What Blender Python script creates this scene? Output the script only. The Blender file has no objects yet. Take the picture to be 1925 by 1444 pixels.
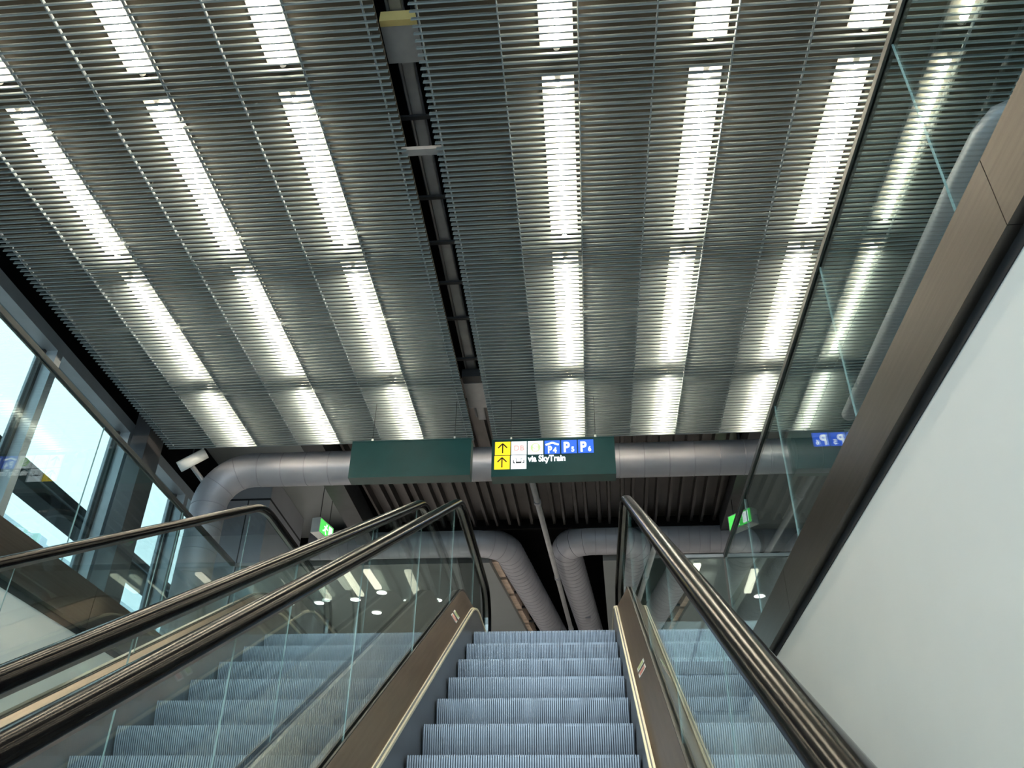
import bpy, bmesh, math, random
from mathutils import Vector, Matrix
random.seed(4)
S = bpy.context.scene
C = S.collection
PI = math.pi

# ------------------------------------------------------------------ camera, sky, exposure
def make_camera(yaw, pitch, roll, lens):
    cy_, sy = math.cos(yaw), math.sin(yaw)
    f = Vector((-sy * math.cos(pitch), cy_ * math.cos(pitch), math.sin(pitch)))
    r0 = Vector((cy_, sy, 0)); u0 = r0.cross(f)
    r = math.cos(roll) * r0 + math.sin(roll) * u0
    u = -math.sin(roll) * r0 + math.cos(roll) * u0
    cam = bpy.data.cameras.new('camera'); cam.lens = lens; cam.sensor_width = 36
    cam.clip_start = 0.05; cam.clip_end = 300
    o = bpy.data.objects.new('camera', cam); C.objects.link(o)
    m = Matrix((r, u, -f)).transposed().to_4x4()
    o.matrix_world = m
    S.camera = o
make_camera(0.08876931, 0.58755388, 0.01549601, 1616.22744 * 36 / 1925)

W = bpy.data.worlds.new('sky'); S.world = W; W.use_nodes = True
wn = W.node_tree.nodes; wl = W.node_tree.links
bg = wn['Background']
tc = wn.new('ShaderNodeTexCoord'); sep = wn.new('ShaderNodeSeparateXYZ'); rmp = wn.new('ShaderNodeValToRGB')
wl.new(tc.outputs['Generated'], sep.inputs[0]); wl.new(sep.outputs['Z'], rmp.inputs[0])
rmp.color_ramp.elements[0].position = 0.0; rmp.color_ramp.elements[0].color = (0.52, 0.70, 0.80, 1)
rmp.color_ramp.elements[1].position = 0.55; rmp.color_ramp.elements[1].color = (0.86, 0.99, 1.0, 1)
wl.new(rmp.outputs[0], bg.inputs[0])
bg.inputs[1].default_value = 1.9

S.view_settings.view_transform = 'Standard'; S.view_settings.look = 'None'
S.view_settings.gamma = 1.0; S.view_settings.use_curve_mapping = False
S.view_settings.exposure = 1.3
S.cycles.max_bounces = 10; S.cycles.transparent_max_bounces = 24; S.cycles.glossy_bounces = 5
S.cycles.sample_clamp_indirect = 6
try: S.cycles.use_denoising = True
except Exception: pass

LAMP = 32.0          # emission of the fluorescent tubes

# ------------------------------------------------------------------ materials
def mat(name, col, rough=.5, metal=0.0, noise=0.0, nscale=8.0, bump=0.0, bscale=60.0, spec=.5, stretch=None):
    m = bpy.data.materials.new(name); m.use_nodes = True
    n = m.node_tree.nodes; l = m.node_tree.links; b = n['Principled BSDF']
    b.inputs['Base Color'].default_value = (*col, 1); b.inputs['Roughness'].default_value = rough
    b.inputs['Metallic'].default_value = metal; b.inputs['Specular IOR Level'].default_value = spec
    if noise or bump:
        t = n.new('ShaderNodeTexCoord'); mp = n.new('ShaderNodeMapping'); l.new(t.outputs['Object'], mp.inputs[0])
        if stretch: mp.inputs['Scale'].default_value = stretch
    if noise:
        x = n.new('ShaderNodeTexNoise'); x.inputs['Scale'].default_value = nscale; x.inputs['Detail'].default_value = 4
        l.new(mp.outputs[0], x.inputs[0])
        r = n.new('ShaderNodeValToRGB')
        r.color_ramp.elements[0].position = .3; r.color_ramp.elements[1].position = .7
        r.color_ramp.elements[0].color = (*[c * (1 - noise) for c in col], 1)
        r.color_ramp.elements[1].color = (*[min(1, c * (1 + noise)) for c in col], 1)
        l.new(x.outputs[0], r.inputs[0]); l.new(r.outputs[0], b.inputs['Base Color'])
    if bump:
        x = n.new('ShaderNodeTexNoise'); x.inputs['Scale'].default_value = bscale
        l.new(mp.outputs[0], x.inputs[0])
        bp = n.new('ShaderNodeBump'); bp.inputs['Strength'].default_value = bump; bp.inputs['Distance'].default_value = .01
        l.new(x.outputs[0], bp.inputs['Height']); l.new(bp.outputs[0], b.inputs['Normal'])
    return m
def emis(name, col, s):
    m = bpy.data.materials.new(name); m.use_nodes = True
    b = m.node_tree.nodes['Principled BSDF']
    b.inputs['Base Color'].default_value = (*col, 1)
    b.inputs['Emission Color'].default_value = (*col, 1); b.inputs['Emission Strength'].default_value = s
    b.inputs['Roughness'].default_value = .4
    return m
def glass(name, tint, base=.05, gain=.95):
    m = bpy.data.materials.new(name); m.use_nodes = True
    n = m.node_tree.nodes; l = m.node_tree.links; n.clear()
    out = n.new('ShaderNodeOutputMaterial'); mix = n.new('ShaderNodeMixShader')
    tr = n.new('ShaderNodeBsdfTransparent'); tr.inputs[0].default_value = (*tint, 1)
    gl = n.new('ShaderNodeBsdfGlossy'); gl.inputs['Roughness'].default_value = .0; gl.inputs[0].default_value = (.93, 1, .99, 1)
    lw = n.new('ShaderNodeLayerWeight'); lw.inputs[0].default_value = .5
    p = n.new('ShaderNodeMath'); p.operation = 'POWER'; p.inputs[1].default_value = 5
    q = n.new('ShaderNodeMath'); q.operation = 'MULTIPLY_ADD'; q.inputs[1].default_value = gain; q.inputs[2].default_value = base
    q.use_clamp = True
    l.new(lw.outputs['Facing'], p.inputs[0]); l.new(p.outputs[0], q.inputs[0]); l.new(q.outputs[0], mix.inputs[0])
    l.new(tr.outputs[0], mix.inputs[1]); l.new(gl.outputs[0], mix.inputs[2]); l.new(mix.outputs[0], out.inputs[0])
    return m

M = dict(
    slat=mat('slat_grey_paint', (.22, .262, .28), .45, .25, .06, 5),
    rail=mat('rail_grey_paint', (.24, .28, .31), .45, .2, .05, 5),
    board=mat('dark_acoustic_board', (.05, .046, .039), .95, 0, .1, 6, 0, 60, .05),
    void=mat('black_void_paint', (.005, .005, .0055), 1.0, 0, .3, 3, 0, 60, .05),
    tray=mat('galvanised_grey', (.32, .32, .33), .45, .5, .12, 6),
    dark=mat('dark_steel', (.03, .031, .034), .5, .3, .2, 6),
    brown=mat('brown_board', (.46, .36, .29), .6, 0, .25, 9),
    ochre=mat('ochre_paint', (.55, .42, .16), .6, 0, .1, 6),
    housing=mat('white_reflector_enamel', (.88, .85, .78), .4, 0, .03, 4),
    tube=emis('fluorescent_tube_glow', (1.0, .88, .68), LAMP),
    cap=mat('lamp_cap_white', (.7, .7, .68), .5, 0, .03, 5),
    step=mat('ribbed_aluminium', (.33, .36, .42), .42, .45, .05, 25),
    groove=mat('step_groove_grey', (.09, .10, .125), .6, .3, .1, 20),
    skirt=mat('skirt_steel', (.16, .175, .20), .4, .7, .08, 3),
    deck=mat('bronze_stainless', (.30, .245, .205), .28, .9, .10, 3, .06, 30, .5, (40, 1, 1)),
    odeck=mat('brushed_stainless', (.30, .29, .27), .3, .9, .10, 3, .05, 30, .5, (40, 1, 1)),
    stripm=mat('pale_aluminium_strip', (.86, .79, .60), .35, .35, .05, 5),
    chan=mat('black_gasket', (.02, .02, .022), .5, .2, .1, 8),
    rubber=mat('black_handrail_rubber', (.004, .0037, .004), .17, 0, .2, 12, 0, 40, .05),
    hbase=mat('handrail_guide_steel', (.28, .27, .27), .3, .9, .08, 10),
    glass=glass('clear_green_glass', (.94, .975, .97), .035, .9),
    bglass=glass('balustrade_glass', (.87, .94, .94), .06, .9),
    gedge=mat('glass_edge_pale_green', (.30, .40, .39), .25, .1, .05, 8),
    wglass=glass('window_glass', (.60, .64, .645), .04, .9),
    frame=mat('window_frame_grey', (.36, .40, .44), .4, .5, .08, 4),
    wall=mat('white_wall_paint', (.80, .83, .845), .55, 0, .02, 2),
    strip=mat('bronze_slab_cladding', (.10, .088, .079), .33, .85, .12, 2, .05, 25, .5, (1, 1, 40)),
    rtop=mat('rail_cap_steel', (.07, .078, .082), .35, .8, .08, 8),
    floor=mat('pale_stone_floor', (.46, .45, .43), .35, 0, .08, 3),
    duct=mat('galvanised_duct', (.36, .36, .40), .5, .35, .06, 4),
    ductseam=mat('duct_seam_grey', (.30, .30, .33), .5, .4, .06, 4),
    soffit=mat('grey_soffit', (.20, .215, .22), .45, .1, .05, 2),
    clad=mat('grey_wall_panel', (.40, .41, .45), .5, .2, .05, 2),
    joint=mat('panel_joint_dark', (.03, .03, .035), .7, 0, .1, 5),
    deckroof=mat('corrugated_steel_deck', (.06, .055, .055), .35, .7, .2, 3),
    column=mat('column_grey', (.085, .085, .092), .4, .5, .1, 2),
    bulk=mat('blue_grey_bulkhead', (.42, .52, .58), .45, .1, .05, 2),
    sgreen=mat('sign_dark_green', (.006, .055, .050), .42, 0, .10, 5),
    yellow=emis('tile_yellow', (1.0, .70, .02), 0.4),
    white=emis('tile_white', (.96, .98, 1.0), 0.42),
    blue=emis('tile_blue', (.03, .13, .80), 0.34),
    glyph=emis('glyph_white', (1, 1, 1), 0.5),
    black=mat('glyph_black', (.005, .005, .005), .6, 0, .1, 10),
    pink=emis('glyph_pale_red', (.90, .42, .38), 0.3),
    sgr=emis('glyph_pale_green', (.50, .85, .30), 0.36),
    exitg=emis('exit_green', (.10, .75, .12), 0.42),
    cream=emis('soffit_glow_cream', (1.0, .90, .70), .9),  # emission standing in for light falling on the far soffit
    down=emis('downlight_glow', (1, .96, .88), 8.0),
    outer=mat('outdoor_dark_canopy', (.015, .016, .02), .6, .2, .2, 2),
    outpale=mat('outdoor_pale_cladding', (.70, .78, .82), .5, 0, .1, .4),
    outdark=mat('outdoor_blue_bands', (.16, .30, .36), .3, .3, .2, .5),
    paving=mat('outdoor_paving', (.35, .36, .36), .8, 0, .1, .5),
)

# ------------------------------------------------------------------ mesh helpers
class MB:
    def __init__(s): s.bm = bmesh.new(); s.mats = []
    def mi(s, m):
        if m not in s.mats: s.mats.append(m)
        return s.mats.index(m)
    def face(s, vs, m, smooth=False):
        try: f = s.bm.faces.new(vs)
        except ValueError: return None
        f.material_index = s.mi(m); f.smooth = smooth
        return f
    def box(s, x0, x1, y0, y1, z0, z1, m, T=None):
        P = [(x0, y0, z0), (x1, y0, z0), (x1, y1, z0), (x0, y1, z0), (x0, y0, z1), (x1, y0, z1), (x1, y1, z1), (x0, y1, z1)]
        v = [s.bm.verts.new(T @ Vector(p) if T else p) for p in P]
        for q in ((3, 2, 1, 0), (4, 5, 6, 7), (0, 1, 5, 4), (1, 2, 6, 5), (2, 3, 7, 6), (3, 0, 4, 7)):
            s.face([v[i] for i in q], m)
        return s
    def bar(s, a, b, w, h, m):
        a, b = Vector(a), Vector(b); d = (b - a); L = d.length; d.normalize()
        up = Vector((0, 0, 1)) if abs(d.z) < .95 else Vector((1, 0, 0))
        x = d.cross(up).normalized(); z = x.cross(d)
        T = Matrix((x, d, z)).transposed().to_4x4(); T.translation = a
        return s.box(-w / 2, w / 2, 0, L, -h / 2, h / 2, m, T)
    def prism(s, poly, x0, x1, m, caps=None):
        """poly in the YZ plane, extruded along X"""
        a = [s.bm.verts.new((x0, y, z)) for y, z in poly]; b = [s.bm.verts.new((x1, y, z)) for y, z in poly]
        n = len(poly)
        s.face(a[::-1], caps or m); s.face(b, caps or m)
        for i in range(n): s.face([a[i], a[(i + 1) % n], b[(i + 1) % n], b[i]], m)
        return s
    def sweep(s, prof, path, x, m, closed=True, smooth=False, caps=True, sgn=1):
        """prof: (dx, dn) points; path: (y, z) points in the plane X = x"""
        rings = []
        n = len(path)
        for i, (y, z) in enumerate(path):
            a = path[max(0, i - 1)]; b = path[min(n - 1, i + 1)]
            t = Vector((b[0] - a[0], b[1] - a[1])); t.normalize()
            nn = Vector((-t[1], t[0]))
            rings.append([s.bm.verts.new((x + sgn * px, y + nn[0] * pn, z + nn[1] * pn)) for px, pn in prof])
        k = len(prof)
        for i in range(n - 1):
            for j in range(k if closed else k - 1):
                s.face([rings[i][j], rings[i][(j + 1) % k], rings[i + 1][(j + 1) % k], rings[i + 1][j]], m, smooth)
        if caps and closed:
            s.face(rings[0], m); s.face(rings[-1][::-1], m)
        return s
    def tube(s, pts, r, m, seg=24, caps=True, seam=None, every=.28, seamm=None):
        pts = [Vector(p) for p in pts]; rings = []
        n = len(pts)
        for i, p in enumerate(pts):
            t = (pts[min(n - 1, i + 1)] - pts[max(0, i - 1)]).normalized()
            up = Vector((0, 0, 1)) if abs(t.z) < .9 else Vector((0, 1, 0))
            a = t.cross(up).normalized(); b = a.cross(t)
            rings.append([s.bm.verts.new(p + r * (math.cos(2 * PI * k / seg) * a + math.sin(2 * PI * k / seg) * b)) for k in range(seg)])
        for i in range(n - 1):
            # keep rings aligned when the up vector flips
            off = min(range(seg), key=lambda o: (rings[i][0].co - rings[i + 1][o].co).length)
            r2 = rings[i + 1][off:] + rings[i + 1][:off]
            rings[i + 1] = r2
            for k in range(seg): s.face([rings[i][k], rings[i][(k + 1) % seg], r2[(k + 1) % seg], r2[k]], m, True)
        if caps: s.face(rings[0], m); s.face(rings[-1][::-1], m)
        if seam:
            for i in range(n - 1):
                d = pts[i + 1] - pts[i]; L = d.length
                if L < .02: continue
                cnt = max(1, int(L / every)); dd = d.normalized()
                for q in range(cnt):
                    c = pts[i] + dd * ((q + .5) * L / cnt)
                    s.tube([c - dd * .006, c + dd * .006], r + .005, seamm or m, seg, True)
        return s
    def build(s, name, parent=None):
        bmesh.ops.recalc_face_normals(s.bm, faces=s.bm.faces)
        me = bpy.data.meshes.new(name); s.bm.to_mesh(me); s.bm.free()
        for m in s.mats: me.materials.append(m)
        o = bpy.data.objects.new(name, me); C.objects.link(o)
        if parent:
            o.parent = parent
        return o

def tag(o, label=None, cat=None, group=None, kind=None):
    if label: o['label'] = label
    if cat: o['category'] = cat
    if group: o['group'] = group
    if kind: o['kind'] = kind
    return o
def thing(name, loc, label, cat, group=None):
    o = bpy.data.objects.new(name, None); C.objects.link(o); o.location = loc
    o.empty_display_size = .1
    return tag(o, label, cat, group)
def struct(mb, name, label=None):
    o = mb.build(name); o['kind'] = 'structure'
    if label: o['label'] = label
    return o
def copy_tree(o, parent=None):
    c = o.copy(); C.objects.link(c)
    if parent: c.parent = parent
    for ch in list(o.children): copy_tree(ch, c)
    return c
def text_obj(name, body, size, loc, m, parent, bold=0.0, align='LEFT', sx=1.0, depth=.0015):
    cu = bpy.data.curves.new(name, 'FONT'); cu.body = body; cu.size = size; cu.offset = bold
    cu.align_x = align; cu.extrude = depth; cu.resolution_u = 6
    t = bpy.data.objects.new(name + '_tmp', cu); C.objects.link(t)
    dg = bpy.context.evaluated_depsgraph_get(); dg.update()
    me = bpy.data.meshes.new_from_object(t.evaluated_get(dg))
    bpy.data.objects.remove(t)
    me.transform(Matrix.Translation(loc) @ Matrix.Rotation(PI / 2, 4, 'X') @ Matrix.Diagonal((sx, 1, 1, 1)))
    me.materials.clear(); me.materials.append(m); me.name = name
    o = bpy.data.objects.new(name, me); C.objects.link(o); o.parent = parent
    return o

ORD = ['', 'second ', 'third ', 'fourth ', 'fifth ', 'sixth ', 'seventh ', 'eighth ']

# ------------------------------------------------------------------ key sizes
TAN = 0.5794; YN, ZN = 3.90, .713           # nosing line of the steps
FZ = 1.96                                   # upper floor
LZ = -2.20                                  # lower floor
CZ = 5.0                                    # underside of the slatted ceiling
RX = 1.245                                  # right edge of the floor opening
LX = -3.17                                  # left edge of the floor opening
BY = 7.32                                   # far edge of the floor opening
CEND = 8.66                                 # far end of the slatted ceiling
WX = -5.5                                   # window wall
ROOF = 6.4

# ------------------------------------------------------------------ setting
struct(MB().box(-9, 9, -9, 9.5, LZ - .3, LZ, M['floor']), 'floor')
f = MB(); f.box(RX + .06, 5.2, -4, BY, FZ - .2, FZ, M['floor']); struct(f, 'floor.001')
f = MB(); f.box(WX - .2, LX - .06, -4, BY, FZ - .2, FZ, M['floor']); struct(f, 'floor.002')
f = MB(); f.box(WX - .2, 5.2, BY + .02, 23, FZ - .32, FZ, M['floor']); struct(f, 'floor.003')
# white walls under the slab edges
struct(MB().box(RX + .05, RX + .25, -4.5, BY, LZ, FZ - .20, M['wall']), 'wall_right')
struct(MB().box(LX - .25, LX - .05, -4.5, BY, LZ, FZ - .20, M['wall']), 'wall_left')
struct(MB().box(LX - .25, RX + .25, BY + .02, BY + .2, LZ, FZ - .32, M['wall']), 'wall_far')
# slab edge cladding strips with a shadow gap below
def strip(x, sgn, nm, zt):
    m = MB()
    yj = [-4.5, -1.35, 1.9, 5.2, BY]
    for a, b in zip(yj[:-1], yj[1:]):
        m.box(min(x, x + sgn * .06), max(x, x + sgn * .06), a + .002, b - .002, zt - .27, zt, M['strip'])
    struct(m, nm)
strip(RX, 1, 'trim_1', 2.03); strip(LX, -1, 'trim_2', 1.98)
m = MB().box(RX + .045, RX + .07, -4.5, BY, 1.715, 1.775, M['joint']); struct(m, 'trim_3')
m = MB().box(LX - .07, LX - .045, -4.5, BY, 1.67, 1.73, M['joint']); struct(m, 'trim_4')
struct(MB().box(LX - .06, RX + .06, BY - .03, BY + .02, 1.66, 2.0, M['strip']), 'trim_5')

# roof slab over the void, outer walls of the hall
struct(MB().box(WX - .5, 5.6, -4.5, 23, ROOF, ROOF + .3, M['void']), 'ceiling')
struct(MB().box(5.2, 5.4, -4.5, 23, LZ, ROOF, M['wall']), 'wall_east')
struct(MB().box(WX - .2, 5.4, 23, 23.2, FZ, ROOF, M['soffit']), 'wall_back')
struct(MB().box(WX - .12, WX + .06, -4.5, 12.0, 5.33, ROOF, M['void']), 'trim_6')      # black header over the windows
struct(MB().box(WX - .12, WX + .12, 12.0, 23, LZ, ROOF, M['clad']), 'wall_west')
struct(MB().box(WX - .12, WX + .06, -4.5, 12.0, LZ, FZ, M['clad']), 'wall_below_windows')

# windows along the left side
mull = 1.68
for i in range(8):
    y0 = 8.58 - mull * i + mull; y1 = y0 + 0
    ya = y0 - mull; yb = y0
    g = MB()
    fr = M['frame']
    d0, d1 = WX - .1, WX + .14
    g.box(d0, d1, ya - .05, ya + .05, FZ, 5.33, fr)                       # upright nearest the camera
    g.box(d0, d1, ya + .05, yb - .05, 5.19, 5.33, fr)                     # head
    g.box(d0, d1, ya + .05, yb - .05, FZ, FZ + .1, fr)                    # sill
    g.box(WX - .04, WX + .02, ya + .05, ya + .09, FZ + .1, 5.19, M['dark'])
    g.box(WX - .04, WX + .02, yb - .09, yb - .05, FZ + .1, 5.19, M['dark'])
    w = struct(g, 'window_%d' % (i + 1))
    p = MB().box(WX - .015, WX - .005, ya + .09, yb - .09, FZ + .1, 5.19, M['wglass']).build('pane', w)
g = MB()
for ya, yb in ((10.26, 11.25), (11.25, 12.0)):
    g.box(WX - .1, WX + .14, ya - .05, ya + .05, FZ, 5.33, M['frame'])
    g.box(WX - .1, WX + .14, ya + .05, yb - .05, 5.19, 5.33, M['frame'])
    g.box(WX - .1, WX + .14, ya + .05, yb - .05, FZ, FZ + .1, M['frame'])
w = struct(g, 'window_9')
MB().box(WX - .015, WX - .005, 10.31, 11.95, FZ + .1, 5.19, M['wglass']).build('pane', w)

# outdoors
cb = MB(); cb.box(-6.62, -6.35, -8, 40, 4.45, 4.60, M['outer']); cb.box(-6.62, -6.40, -8, 40, 4.60, 4.76, M['outer']); cb.box(-6.37, -6.33, -8, 40, 4.585, 4.605, M['frame'])
tag(cb.build('canopy_beam'), 'black canopy beam running outside behind the window wall', 'canopy')
ob = thing('terminal_building', (-20, 24, 0), 'pale building with blue glazed bands seen low through the windows', 'building')
b = MB()
b.box(-6, 3, -40, 30, LZ, 10.75, M['outpale']); b.build('wall', ob)
for k, zz in enumerate((4.2, 6.6, 9.2)):
    b = MB(); b.box(2.95, 3.12, -40, 30, zz, zz + 1.0, M['outdark']); b.build('glazed_band', ob)
for k in range(9):
    MB().box(2.9, 3.25, -38 + 7.5 * k, -37.5 + 7.5 * k, LZ, 10.75, M['outpale']).build('pier', ob)
gp = MB().box(-60, -5.7, -40, 60, LZ - .3, LZ, M['paving']); struct(gp, 'floor.004')

# ------------------------------------------------------------------ slatted ceiling panels
PITCH = .0534; NS = 22; PL = 1.175; PY0 = 3.955
SH = .033
def slats_mb(x0, x1, n):
    m = MB()
    for k in range(n):
        yc = (k + .5) * PITCH
        T = Matrix.Translation((0, yc, SH / 2)) @ Matrix.Rotation(math.radians(-10), 4, 'X')
        m.box(x0 + .002, x1 - .002, -.0018, .0018, -SH / 2, SH / 2, M['slat'], T)
        m.box(x0 + .002, x1 - .002, -.0050, .0050, -SH / 2 - .002, -SH / 2 + .001, M['slat'], T)
    return m
slat_cache = {}
# (x0, x1, rails, wording)
cols = [(-.98, .09, (-.93, -.42), 'first column right of dark slot'),
        (.09, 1.11, (.095, .60), 'second column right of dark slot'),
        (1.11, 2.13, (1.115, 1.61), 'third column right of dark slot'),
        (2.13, 3.12, (2.135, 2.62), 'fourth column right of dark slot'),
        (-1.785, -1.20, (-1.78, -1.275), 'first column left of dark slot'),
        (-2.795, -1.785, (-2.79, -2.29), 'second column left of dark slot'),
        (-3.80, -2.795, (-3.795, -3.30), 'third column left of dark slot'),
        (-4.88, -3.80, (-4.80, -4.30), 'outermost column beside the windows')]
ROWS = 8
for ci, (x0, x1, rails, word) in enumerate(cols):
    hg = None
    for r in range(ROWS):
        y0 = PY0 + PL * (3 - r)
        o = thing('louvre_panel', (0, y0, CZ), 'grey slatted ceiling panel, %s, %s' % ('end row' if r == 0 else '%srow from far end' % ORD[r], word), 'ceiling panel', 'slatted ceiling panels')
        key = ('s', ci)
        if key not in slat_cache:
            s = slats_mb(x0, x1, NS).build('slats', o); slat_cache[key] = s.data
            for j, rx in enumerate(rails):
                rr = MB().box(rx - .004, rx + .004, .02, PL - .035, .010, .040, M['rail']).build('rail', o)
                slat_cache[('r', ci, j)] = rr.data
        else:
            s = bpy.data.objects.new('slats', slat_cache[key]); C.objects.link(s); s.parent = o
            for j, rx in enumerate(rails):
                rr = bpy.data.objects.new('rail', slat_cache[('r', ci, j)]); C.objects.link(rr); rr.parent = o
        if hg is None:
            hg = MB().tube([(rails[1], .6, .035), (rails[1], .6, .111)], .003, M['dark'], 6).build('hanger', o).data
        else:
            q = bpy.data.objects.new('hanger', hg); C.objects.link(q); q.parent = o
# ------------------------------------------------------------------ fluorescent lamps above the slats
lamp_x = [(-.052, 'first column right of the dark slot'), (.965, 'second column right of the dark slot'), (1.965, 'third column right of the dark slot'),
          (-1.93, 'first column left of the dark slot'), (-2.93, 'second column left of the dark slot'), (-3.97, 'third column left of the dark slot')]
LZT = CZ + .078
lamp_cache = {}
for ci, (lx, word) in enumerate(lamp_x):
    for r in range(5):
        y0 = 7.40 - 1.812 * r; L = 1.60
        if r == 0: L = 1.60
        o = thing('fluorescent_lamp', (lx, y0, LZT), 'warm fluorescent lamp, %s, %s' % ('end row' if r == 0 else '%srow from far end' % ORD[r], word.replace('the dark', 'dark')), 'lamp', 'fluorescent lamps above the ceiling')
        if r == 0: L = 1.22
        if L not in lamp_cache:
            h = MB()                     # shallow white reflector that carries the tube
            prof = [(-.112, .024), (.112, .024), (.112, .031), (-.112, .031)]
            h.sweep(prof, [(0, 0), (L, 0)], 0, M['housing'])
            parts = [h.build('reflector_tray', o)]
            parts.append(MB().tube([(0, .04, 0), (0, L - .04, 0)], .019, M['tube'], 12).build('glowing_tube', o))
            for a, b in ((0, .04), (L - .04, L)): parts.append(MB().tube([(0, a, 0), (0, b, 0)], .021, M['cap'], 12).build('end_cap', o))
            lamp_cache[L] = [(p.name.split('.')[0], p.data) for p in parts]
        else:
            for nm, me in lamp_cache[L]:
                q = bpy.data.objects.new(nm, me); C.objects.link(q); q.parent = o

# dark acoustic boards just above the lamps, left and right of the open slot
struct(MB().box(-.96, 3.12, .4, CEND - .01, CZ + .1095, CZ + .135, M['board']), 'ceiling.006')
struct(MB().box(-4.9, -1.22, .4, CEND - .01, CZ + .1095, CZ + .135, M['board']), 'ceiling.007')

# services inside the dark slot
t = thing('cable_tray', (-1.09, 0, 5.32), 'grey cable tray running inside the dark ceiling slot', 'cable tray')
m = MB(); m.box(-.07, .01, -2, 8.7, 0, .012, M['tray']); m.box(-.075, -.067, -2, 8.7, 0, .06, M['tray']); m.box(.005, .013, -2, 8.7, 0, .06, M['tray']); m.build('tray', t)
m = MB().tube([(-.10, -2, .05), (-.10, 8.7, .05)], .014, M['tray'], 10); m.build('conduit', t)
m = MB().tube([(.06, -2, .08), (.06, 8.7, .08)], .012, M['dark'], 10); m.build('conduit', t)
for y in (3.62, 4.22, 5.05, 5.6, 6.15, 6.7, 7.4, 8.2):
    MB().box(-.2, .2, y, y + .035, -.03, -.008, M['dark']).build('hanger_bar', t)
bx = thing('junction_box', (-1.1, 3.25, 5.205), 'grey box with an ochre edge inside the ceiling slot near the camera', 'box')
MB().box(-.13, .13, .15, .44, 0, .1, M['tray']).build('body', bx)
MB().box(-.13, .13, .105, .15, -.004, .1, M['ochre']).build('edge_strip', bx)
bx = thing('junction_box', (-1.1, 7.75, 5.205), 'plain grey box inside the ceiling slot near the hanging signs', 'box')
MB().box(-.12, .12, 0, .5, 0, .1, M['tray']).build('body', bx)
MB().box(-.125, .125, -.14, -.02, .0, .1, M['dark']).build('end_plate', bx)
tag(MB().box(-1.25, -.94, 4.32, 4.38, 5.035, 5.07, M['tray']).build('cross_brace'), 'pale grey cross bar bridging the dark ceiling slot', 'bar')

# ------------------------------------------------------------------ escalators
def fillet(pts, R, n=14):
    out = [pts[0]]
    for i in range(1, len(pts) - 1):
        a, b, c = Vector(pts[i - 1]), Vector(pts[i]), Vector(pts[i + 1])
        u = (a - b).normalized(); v = (c - b).normalized()
        ang = u.angle(v); tl = R / math.tan(ang / 2)
        tl = min(tl, (a - b).length * .95, (c - b).length * .95); rr = tl * math.tan(ang / 2)
        p, q = b + u * tl, b + v * tl
        ctr = b + (u + v).normalized() * (rr / math.sin(ang / 2))
        a0 = p - ctr; a1 = q - ctr; tot = a0.angle(a1)
        sg = 1 if a0.x * a1.y - a0.y * a1.x > 0 else -1
        for k in range(n + 1):
            th = sg * tot * k / n
            d = Vector((a0.x * math.cos(th) - a0.y * math.sin(th), a0.x * math.sin(th) + a0.y * math.cos(th)))
            out.append(tuple(ctr + d))
    out.append(pts[-1]); return out
def path(h, hflat=None, y0=-2.6, y1=7.9, R=.9):
    """line parallel to the nosings, h above them, levelling out at both floors"""
    hf = h if hflat is None else hflat
    zt, zb = FZ + hf, LZ + hf
    yi = YN + (zt - h - ZN) / TAN; yb = YN + (zb - h - ZN) / TAN
    return fillet([(y0, zb), (yb, zb), (yi, zt), (y1, zt)], R)
def zat(pth, y):
    for (a, b), (c, d) in zip(pth[:-1], pth[1:]):
        if a <= y <= c: return b + (d - b) * ((y - a) / (c - a) if c > a else 0)
    return pth[-1][1]
def dens(pth, y0, y1, n=10):
    ys = sorted(set([y0, y1] + [p[0] for p in pth if y0 < p[0] < y1]))
    return [(y, zat(pth, y)) for y in ys]

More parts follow.
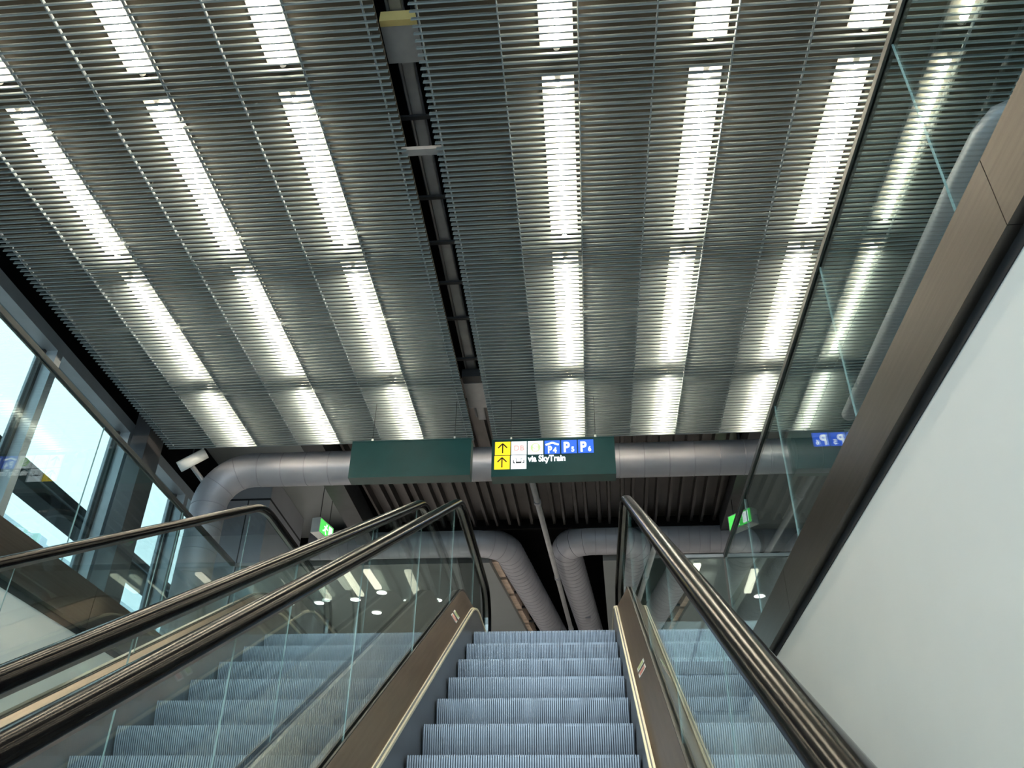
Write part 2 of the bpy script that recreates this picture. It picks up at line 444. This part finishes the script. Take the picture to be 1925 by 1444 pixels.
step_me = None
def step_mesh():
    m = MB()
    D, Rr = .352, .208
    def cv(q): return (.0 + .055 * (q / Rr) ** 1.7, -q)          # curved riser
    qs = [.0, .03, .06, .09, .12, .15, .18, Rr]
    cur = [cv(q) for q in qs]
    body = [(.012, -.010), (D, -.010), (D, -.03), (.09, -Rr)] + [(y + .010, z) for y, z in cur[::-1][:-1]]
    m.prism(body, -.498, .498, M['groove'])
    n = 94
    for k in range(n):
        x = -.494 + (k + .5) * (.988 / n)
        w = .0031
        rib = [(0, 0), (D, 0), (D, -.012), (.014, -.012)] + [(y + .012, z) for y, z in cur[1:]] + [(y, z) for y, z in cur[::-1][:-1]]
        m.prism(rib, x - w, x + w, M['step'])
    return m
HX = .617
def escalator(cx, label, special):
    global step_me
    e = thing('escalator', (cx, 0, 0), label, 'escalator')
    pn = path(0, R=.8)
    k0 = -17
    for k in range(k0, 12):
        y = YN + .3455 * k
        z = zat(pn, y)
        if step_me is None:
            s = step_mesh().build('step', e); step_me = s.data
        else:
            s = bpy.data.objects.new('step', step_me); C.objects.link(s); s.parent = e
        s.location = (0, y, z)
    MB().box(-.5, .5, 7.7 - 1.0, 7.9, FZ - .02, FZ + .002, M['step']).build('comb_plate', e)
    for sg in (-1, 1):
        MB().sweep([(.502, -.16), (.506, -.16), (.512, .145), (.508, .145)], path(0, .04), 0, M['skirt'], sgn=sg).build('skirt_panel', e)
        MB().sweep([(.500, .004), (.522, .004), (.522, .022), (.500, .018)], path(.135, .185), 0, M['stripm'], sgn=sg).build('skirt_strip', e)
        MB().sweep([(.523, .0), (.528, .006), (.600, .125), (.600, .118), (.604, 0.0)], path(.15, .20), 0, M['deck'], sgn=sg).build('inner_deck', e)
        MB().sweep([(.600, -.05), (.634, -.05), (.634, .018), (.626, .018), (.626, .0), (.608, .0), (.608, .022), (.600, .022)], path(.275, .325), 0, M['chan'], sgn=sg).build('glass_channel', e)
        MB().sweep([(.635, .014), (.66, .018), (.745, -.11), (.75, -.13), (.75, -.62), (.74, -.62), (.74, -.16), (.635, -.02)], path(.275, .325), 0, M['odeck'], sgn=sg).build('outer_deck', e)
        # glass panels with upright joints
        lo = path(.27, .32, R=.9); hi = path(1.00, .87, R=.9)
        js = [-2.2, -.35, 1.0, 2.15, 3.3, 4.45, 5.6, 6.75, 7.52]
        for a, b in zip(js[:-1], js[1:]):
            A = dens(lo, a + .001, b - .001); B = dens(hi, a + .001, b - .001)
            poly = A + B[::-1]
            if b > 7.5:      # rounded end of the balustrade
                zt = FZ + .87; r = .33
                arc = [(b + r * math.sin(t) * .98, zt - r + r * math.cos(t)) for t in [PI * q / 14 for q in range(1, 14)]]
                poly = A + [(b + .05, A[-1][1])] + arc[::-1] + B[::-1]
            g = MB(); g.prism(poly, HX - .002, HX + .002, M['gedge'], caps=M['glass'])
            g.bm.transform(Matrix.Diagonal((sg, 1, 1, 1)))
            g.build('glass_panel', e)
        # handrail
        hp = path(1.02, .875, y0=-2.2, y1=7.52, R=.75)
        r = .335; zt = FZ + .875
        end = [(7.52 + r * math.sin(t), zt - r + r * math.cos(t)) for t in [PI * q / 16 for q in range(1, 17)]] + [(7.25, zt - 2 * r)]
        hp2 = hp + end
        prof = []
        for q in range(9):
            t = PI * q / 8
            prof.append((.040 * math.cos(t), .004 + .026 * math.sin(t) ** .8))
        prof = prof + [(-.041, -.006), (-.034, -.012), (-.020, -.012), (-.020, -.004), (.020, -.004), (.020, -.012), (.034, -.012), (.041, -.006)]
        MB().sweep([(px + HX, pz) for px, pz in prof], hp2, 0, M['rubber'], sgn=sg, smooth=True).build('handrail', e)
        MB().sweep([(HX - .014, -.030), (HX + .014, -.030), (HX + .014, -.004), (HX - .014, -.004)], hp2, 0, M['hbase'], sgn=sg).build('handrail_guide', e)
        # small safety stickers on the inner deck
        if special:
            pass
    return e
esc = escalator(-.28, 'nearest escalator with blue-grey ribbed steps rising ahead of the camera', True)
esc2 = escalator(-1.79, 'second escalator on the window side seen through the glass balustrade', True)
# pictogram stickers lie on the decks of the nearest escalator
def sticker(cx, sg, y, col, label):
    pth = path(.15, .20); z = zat(pth, y)
    t = Vector((0, 1, TAN)).normalized(); acr = Vector((sg * .072, -.119 * t.z, .119 * t.y)).normalized(); nrm = t.cross(acr) * (1 if sg > 0 else 1)
    if nrm.z < 0: nrm = -nrm
    base = Vector((cx + sg * .528, y - .006 * t.z, z + .006 * t.y)) + acr * .03
    T = Matrix((acr, t, nrm)).transposed().to_4x4(); T.translation = base
    m = MB(); m.box(0, .062, 0, .062, .0015, .0030, M['cap'], T)
    m.box(.008, .054, .008, .054, .0030, .0038, col, T)
    tag(m.build('pictogram_sticker'), label, 'sticker', 'safety stickers on the escalator deck')
REDP = mat('sticker_faded_red', (.55, .22, .19), .5, 0, .1, 30); YEL = mat('sticker_faded_green', (.42, .48, .22), .5, 0, .1, 30)
sticker(-.28, -1, 5.45, REDP, 'faded red pictogram sticker on the left inner deck, lower of two')
sticker(-.28, -1, 5.54, YEL, 'faded green pictogram sticker on the left inner deck, upper of two')
sticker(-.28, 1, 4.32, REDP, 'faded red pictogram sticker on the right inner deck, lower of two')
sticker(-.28, 1, 4.41, YEL, 'faded green pictogram sticker on the right inner deck, upper of two')

# ------------------------------------------------------------------ glass balustrades round the floor opening
def balustrade(name, x, ys, label, sg):
    o = thing(name, (x, ys[0], FZ), label, 'balustrade')
    for a, b in zip(ys[:-1], ys[1:]):
        g = MB(); A = [(a + .0015 - ys[0], .0), (b - .0015 - ys[0], .0), (b - .0015 - ys[0], .985), (a + .0015 - ys[0], .985)]
        g.prism(A, .012 * sg, .020 * sg, M['gedge'], caps=M['bglass']); g.build('glass_panel', o)
    L = ys[-1] - ys[0]
    MB().box(min(0, .036 * sg), max(0, .036 * sg), 0, L, .985, 1.02, M['rtop']).build('top_rail', o)
    MB().box(min(.004 * sg, .045 * sg), max(.004 * sg, .045 * sg), 0, L, -.02, .065 if sg > 0 else .018, M['chan']).build('base_shoe', o)
    return o
balustrade('glass_balustrade', RX, [-3.08, -1.77, -.47, .83, 2.14, 3.43, 4.76, 6.10, 7.25], 'long glass balustrade along the floor edge above the white wall on the right', 1)
balustrade('glass_balustrade', LX, [-3.08, -1.77, -.47, .83, 2.14, 3.43, 4.76, 6.10, 7.25], 'long glass balustrade along the floor edge on the window side', -1)
def cross_bal(x0, x1, label):
    o = thing('glass_balustrade', (x0, 7.27, FZ), label, 'balustrade')
    n = 1 if x1 - x0 < .9 else 2
    for k in range(n):
        MB().box((x1 - x0) * k / n + .003, (x1 - x0) * (k + 1) / n - .003, -.006, .006, 0, .985, M['bglass']).build('glass_panel', o)
    MB().box(0, x1 - x0, -.02, .02, .985, 1.015, M['hbase']).build('top_rail', o)
    MB().box(0, x1 - x0, -.02, .02, -.02, .08, M['strip']).build('base_shoe', o)
cross_bal(.50, RX, 'short glass balustrade closing the gap between the nearest escalator and the right side')
cross_bal(LX, -2.57, 'short glass balustrade closing the gap beside the second escalator on the window side')

# ------------------------------------------------------------------ hanging signs
SW, SHH = 1.262, .43
def sign_body(x0, ztop, label):
    o = thing('hanging_sign', (x0, 7.72, ztop), label, 'sign', None)
    MB().box(0, SW, 0, .16, -SHH, 0, M['sgreen']).build('sign_box', o)
    MB().box(.0, SW, -.004, .0, -.012, 0, M['sgreen']).build('top_edge', o)
    for x in (.19, SW - .19):
        h = MB(); h.tube([(x, .08, 0), (x, .08, .07)], .011, M['cap'], 10); h.tube([(x, .08, .05), (x, .08, CZ - ztop + .1)], .003, M['dark'], 8); h.build('hanger', o)
    return o
sign_body(-2.365, 4.50, 'blank dark green sign box hanging left of the lettered sign')
sg_ = sign_body(-.886, 4.47, 'dark green hanging sign with arrows, parking tiles and via SkyTrain lettering')
YF = -.004
def tile(u, v, m, w=.158, h=.155, label=None):
    t = MB().box(u, u + w, YF - .002, YF + .002, -v - h, -v, M[m]).build('tile', sg_)
    if label: t['label'] = label
    return t
YG = YF - .0035
def arrow(t, u, v):
    m = MB(); cx_ = u + .079; top = -v - .022; bot = -v - .135
    m.box(cx_ - .006, cx_ + .006, YG - .001, YG + .001, bot, top - .008, M['black'])
    for s_ in (-1, 1):
        m.bar((cx_, YG, top), (cx_ + s_ * .046, YG, top - .050), .002, .013, M['black'])
    m.build('arrow', t)
v1, v2 = .030, .194
t = tile(.034, v1, 'yellow', label='upper yellow tile with black up arrow'); arrow(t, .034, v1)
t = tile(.030, v2, 'yellow', label='lower yellow tile with black up arrow'); arrow(t, .030, v2)
t = tile(.203, v1, 'white', label='white tile with pale red letters DB'); text_obj('lettering', 'DB', .085, (.203 + .079, YG, -v1 - .108), M['pink'], t, .002, 'CENTER')
t = tile(.373, v1, 'white', label='white tile with pale green round S emblem')
m = MB(); ring = [(.373 + .079 + .052 * math.cos(a), -v1 - .078 + .052 * math.sin(a)) for a in [2 * PI * k / 28 for k in range(28)]]
vs = [m.bm.verts.new((x, YG, z)) for x, z in ring]; m.face(vs, M['sgr']); vs2 = [m.bm.verts.new((x, YG + .001, z)) for x, z in ring]; m.face(vs2[::-1], M['sgr'])
for k in range(28): m.face([vs[k], vs[(k + 1) % 28], vs2[(k + 1) % 28], vs2[k]], M['sgr'])
m.build('disc', t)
text_obj('lettering', 'S', .100, (.373 + .079, YG - .003, -v1 - .114), M['glyph'], t, .004, 'CENTER', 1.15)
def ptile(u, num, roof, lab):
    t = tile(u, v1, 'blue', label=lab)
    if roof:
        m = MB()
        m.bar((u + .079, YG, -v1 - .026), (u + .012, YG, -v1 - .052), .002, .020, M['glyph']); m.bar((u + .079, YG, -v1 - .026), (u + .146, YG, -v1 - .052), .002, .020, M['glyph'])
        m.build('roof_mark', t)
        text_obj('lettering', 'P', .112, (u + .032, YG, -v1 - .145), M['glyph'], t, .004, 'LEFT', .75)
        text_obj('numeral', num, .090, (u + .088, YG, -v1 - .146), M['glyph'], t, .003, 'LEFT', .80)
    else:
        text_obj('lettering', 'P', .160, (u + .020, YG, -v1 - .137), M['glyph'], t, .005, 'LEFT', .78)
        text_obj('numeral', num, .078, (u + .101, YG, -v1 - .136), M['glyph'], t, .0025, 'LEFT', .80)
ptile(.545, '4', True, 'blue tile reading P4 under a roof mark'); ptile(.718, '5', False, 'blue tile reading P5'); ptile(.889, '6', False, 'blue tile reading P6')
t = tile(.200, v2, 'white', label='white tile with black shuttle train pictogram')
m = MB(); u0 = .200; zc = -v2 - .085
m.box(u0 + .055, u0 + .105, YG - .001, YG + .001, zc - .006, zc + .012, M['black'])
for a, b, c, d in ((.022, .030, -.004, .030), (.030, .044, -.006, .004), (.052, .056, -.006, .045), (.104, .108, -.006, .045), (.118, .132, -.006, .004), (.130, .138, -.004, .030), (.042, .060, .048, .052), (.100, .118, .048, .052)):
    m.box(u0 + a, u0 + b, YG - .001, YG + .001, zc + c, zc + d, M['black'])
m.build('train_mark', t)
text_obj('lettering', 'via SkyTrain', .098, (.376, YG, -v2 - .076), M['glyph'], sg_, .0028, 'LEFT', .80)

# ------------------------------------------------------------------ column, left wall block, ducts
o = thing('column', (-5.2, 8.685, FZ), 'dark square column standing between the windows', 'column')
MB().box(-.10, .10, -.185, .185, 0, ROOF - FZ, M['column']).build('shaft', o)
MB().box(-.11, .11, -.195, .195, 0, .08, M['strip']).build('base', o)
b = thing('panelled_shaft', (-6, 11.5, FZ), 'grey panelled shaft block behind the left duct elbow', 'shaft')
MB().box(.65, 1.32, 0, 1.6, 0, 3.76, M['clad']).build('body', b)
m = MB(); m.box(.65, 1.325, -.006, .01, 3.76, 3.79, M['joint']); m.box(1.31, 1.326, -.006, 1.6, 3.76, 3.79, M['joint']); m.build('joint', b)
MB().box(.65, 1.32, 0, 1.6, 3.79, 4.18, M['clad']).build('upper_panel', b)
MB().box(.98, .995, -.006, .0, 0, 3.76, M['joint']).build('joint', b)

def arc3(c, a, b, r, n=10):
    """quarter turn: leaves direction a, enters direction b, corner at c"""
    c, a, b = Vector(c), Vector(a).normalized(), Vector(b).normalized()
    ctr = c - a * r + b * r
    return [ctr + (-b * math.cos(t) + a * math.sin(t)) * r for t in [PI / 2 * k / n for k in range(n + 1)]]
def duct(name, pts, r, label, every=.3):
    t = thing(name, pts[0], label, 'duct', None)
    o0 = Vector(pts[0]); pts = [Vector(p) - o0 for p in pts]
    s = MB().tube(pts, r, M['duct'], 28, True)
    acc = 0; 
    for a, b in zip(pts[:-1], pts[1:]):
        L = (b - a).length; d = (b - a).normalized(); q = -acc
        while True:
            q += every
            if q > L: break
            s.tube([a + d * (q - .004), a + d * (q + .004)], r + .004, M['ductseam'], 28, True)
        acc = (acc + L) % every
    s.build('duct_body', t)
    return t
Y1, Z1 = 9.4, 5.10
pts = [(5.0, Y1, Z1), (-4.0, Y1, Z1)] + [tuple(p) for p in arc3((-4.60, Y1, Z1), (-1, 0, 0), (0, 0, -1), .5)] + [(-4.60, Y1, FZ)]
duct('ventilation_duct', pts, .215, 'large round duct crossing behind the signs and turning down at its left end')
Y2, Z2 = 13.5, 5.83
pts = [(-4.6, Y2, Z2), (-1.85, Y2, Z2)] + [tuple(p) for p in arc3((-1.30, Y2, Z2), (1, 0, 0), (.115, 1, 0), .48)] + [(-.60, 18.6, Z2), (-.2, 22, Z2)]
duct('ventilation_duct', pts, .25, 'grey round duct with elbow bending away, left of the thin pipe', .17)
pts = [(5.0, Y2, Z2), (.4, Y2, Z2)] + [tuple(p) for p in arc3((-.30, Y2, Z2), (-1, 0, 0), (.095, 1, 0), .48)] + [(.17, 18.5, Z2), (.5, 22, Z2)]
dd = duct('ventilation_duct', pts, .25, 'grey round duct with elbow bending away, right of the thin pipe', .17)
MB().box(-4.96, -4.86, 3.3 - .1, 3.42, -.27, -.12, M['ductseam']).build('access_cover', dd)
t = thing('round_pipe', (-.746, 9.09, 5.5), 'thin grey pipe running away between the two far ducts', 'pipe')
MB().tube([(0, 0, 0), (.842, 13.92, 0)], .043, M['tray'], 14).build('pipe_body', t)
for q in (2.2, 5.2, 8.0): MB().tube([(.0605 * q, q, 0), (.0605 * (q + .08), q + .08, 0)], .054, M['ductseam'], 14).build('coupling', t)
t = thing('support_rail', (-3.15, 9.95, 5.22), 'thin grey rail crossing below the corrugated deck', 'rail')
MB().tube([(0, 0, 0), (5.25, 0, .07)], .028, M['tray'], 10).build('bar', t)
MB().tube([(5.25, 0, .07), (5.25, 0, 1.1)], .02, M['dark'], 10).build('hanger', t)
MB().tube([(.3, 0, 0), (.3, 0, 1.1)], .012, M['dark'], 10).build('hanger', t)
# small cylinder lamp / sensor at the ceiling corner
t = thing('round_stub_duct', (-4.82, 9.1, 5.10), 'short pale cylinder hanging at the far left ceiling corner', 'pipe')
MB().tube([(-.13, 0, -.09), (.15, .05, .13)], .07, M['wall'], 20).build('tube', t)
MB().tube([(-.02, .07, -.02), (.22, .25, -.30)], .03, M['tray'], 12).build('bracket', t)
MB().tube([(.0, .02, .05), (.0, .02, ROOF - 5.10)], .008, M['dark'], 8).build('hanger', t)

# corrugated deck and soffits over the far hall
m = MB(); DZ = 6.0
x = -3.4; prof = []
while x < 2.2:
    prof += [(x, DZ), (x + .035, DZ), (x + .05, DZ + .12), (x + .19, DZ + .12), (x + .205, DZ + .02), (x + .25, DZ + .02), (x + .265, DZ + .12), (x + .36, DZ + .12)]; x += .375
a = [m.bm.verts.new((px, 9.0, pz)) for px, pz in prof]; b_ = [m.bm.verts.new((px + .12, 13.25, pz)) for px, pz in prof]
a2 = [m.bm.verts.new((px, 9.0, pz + .02)) for px, pz in prof]; b2 = [m.bm.verts.new((px + .12, 13.25, pz + .02)) for px, pz in prof]
for i in range(len(prof) - 1):
    m.face([a[i], a[i + 1], b_[i + 1], b_[i]], M['deckroof']); m.face([a2[i + 1], a2[i], b2[i], b2[i + 1]], M['deckroof'])
struct(m, 'ceiling.001')
struct(MB().box(WX, -3.75, 9.0, 13.9, 6.15, 6.3, M['soffit']), 'ceiling.002')
struct(MB().box(2.55, 5.2, 9.0, 13.9, 5.85, 6.0, M['soffit']), 'ceiling.003')
def quad_slab(pts, z0, z1, mt, nm):
    m = MB(); a = [m.bm.verts.new((x, y, z0)) for x, y in pts]; b = [m.bm.verts.new((x, y, z1)) for x, y in pts]
    m.face(a, mt); m.face(b[::-1], mt)
    for i in range(len(pts)): m.face([a[i], a[(i + 1) % len(pts)], b[(i + 1) % len(pts)], b[i]], mt)
    return struct(m, nm)
quad_slab([(WX, 13.9), (-1.58, 13.9), (-1.15, 18), (-.75, 23), (WX, 23)], 5.62, 5.75, M['soffit'], 'ceiling.004')
quad_slab([(.36, 13.9), (5.2, 13.9), (5.2, 23), (.95, 23), (.52, 18)], 5.62, 5.75, M['soffit'], 'ceiling.005')
struct(MB().box(-3.75, 2.55, 13.25, 13.3, 5.95, ROOF, M['void']), 'trim_7')
# steel beams beside the deck
tag(MB().box(-3.74, -3.44, 9.0, 13.25, 5.72, 6.1, M['dark']).build('roof_beam'), 'black steel beam along the left edge of the corrugated deck', 'beam')
tag(MB().box(2.28, 2.54, 9.0, 13.25, 5.84, 6.1, M['dark']).build('roof_beam'), 'black steel beam along the right edge of the corrugated deck', 'beam')
# brown boards in a ladder frame along the left soffit edge
t = thing('ladder_frame', (-1.52, 14.0, 5.80), 'black ladder frame with brown boards beside the left far duct', 'frame')
for k in range(9):
    y = k * .85
    MB().bar((.02 + .1 * y * .95, y + .06, 0), (.02 + .1 * (y + .73), y + .79, 0), .11, .20, M['brown']).build('board', t)
    MB().box(.0 + .1 * y - .02, .26 + .1 * y, y, y + .05, -.06, -.02, M['dark']).build('rung', t)
# downlights in the left and right soffits
for x, y, lab in ((-3.72, 15.2, 'small round downlight glowing in the far soffit, leftmost of four'), (-2.75, 15.65, 'small round downlight glowing in the far soffit, rightmost of four'),
                  (-4.3, 15.55, 'small round downlight glowing in the far soffit, second from the left'), (-4.05, 16.3, 'small round downlight glowing in the far soffit, lowest of four'),
                  (3.25, 15.7, 'small round downlight glowing in the right far soffit')):
    o = thing('downlight', (x, y, 5.62), lab, 'downlight', 'downlights in the far soffit')
    MB().tube([(0, 0, .02), (0, 0, -.02)], .11, M['cap'], 24).build('rim', o)
    MB().tube([(0, 0, -.018), (0, 0, -.026)], .09, M['down'], 24).build('lens', o)
    la = bpy.data.lights.new('downlight_beam', 'SPOT'); la.energy = 160; la.spot_size = math.radians(130); la.shadow_soft_size = .08; la.color = (1, .93, .82)
    lo = bpy.data.objects.new('downlight_beam', la); C.objects.link(lo); lo.location = (0, 0, -.05); lo.parent = o
# glowing strips added in place of lit patches on the far soffits
for x, y, L, rz, lab in ((-3.02, 14.05, 1.45, .03, 'cream stand-in for soffit glow seen through the glass left of the steps, nearer the steps'), (-4.12, 14.05, 1.2, .0, 'cream stand-in for soffit glow seen through the glass left of the steps, nearer the windows'),
                         (1.95, 14.0, .9, .03, 'cream stand-in for soffit glow right of the steps, below the round duct'), (2.95, 14.3, 1.1, -.03, 'cream stand-in for soffit glow seen through the right balustrade glass')):
    o = thing('soffit_glow', (x, y, 5.62), lab, 'soffit glow'); o.rotation_euler = (0, 0, rz)
    MB().box(-.05, .05, 0, L, -.03, .0, M['cap']).build('frame', o)
    MB().box(-.06, .06, .01, L - .01, -.075, -.03, M['cream']).build('glow_block', o)
# exit signs
def exit_sign(loc, rz, label, hang):
    o = thing('exit_sign', loc, label, 'sign', None); o.rotation_euler = (0, 0, rz)
    MB().box(-.22, .22, -.05, .09, -.12, .12, M['cap']).build('box', o)
    f = MB().box(-.205, .205, -.056, -.05, -.105, .105, M['exitg']).build('green_face', o)
    g = MB(); y = -.058
    g.box(.06, .17, y - .001, y, -.085, .085, M['glyph'])                 # doorway
    g.bar((-.03, y, .02), (-.06, y, -.03), .002, .04, M['glyph']); g.bar((-.05, y, -.03), (-.01, y, -.085), .002, .022, M['glyph']); g.bar((-.06, y, -.03), (-.12, y, -.06), .002, .022, M['glyph'])
    g.bar((-.03, y, .03), (.03, y, .0), .002, .018, M['glyph']); g.bar((-.03, y, .03), (-.09, y, .02), .002, .018, M['glyph']); g.box(-.03, .005, y - .001, y, .045, .08, M['glyph'])
    g.build('running_figure', f)
    for x in (-.15, .15): MB().tube([(x, 0, .12), (x, 0, hang)], .006, M['dark'], 8).build('hanger', o)
exit_sign((-3.95, 12.0, 5.43), math.radians(78), 'green lit exit sign box hanging at the left of the far hall', .725)
exit_sign((2.40, 12.0, 5.45), math.radians(-50), 'green lit exit sign seen through the right glass balustrade', .395)

# right side of the upper floor, seen through the balustrade
o = thing('ventilation_duct', (2.74, 4.15, 4.6), 'pale round duct with a bend seen through the right balustrade', 'duct')
pts = [(.388, -.28, .04), (.22, -.27, .04), (.08, -.20, .03), (.02, -.06, .01), (0, .35, .0), (0, 3.5, 0)]
MB().tube(pts, .07, M['duct'], 24).build('duct_body', o)
o = tag(MB().box(3.13, 3.25, 2.6, 9.0, 3.6, ROOF - .002, M['bulk']).build('bulkhead_panel'), 'blue-grey bulkhead panel behind the right balustrade glass', 'panel')
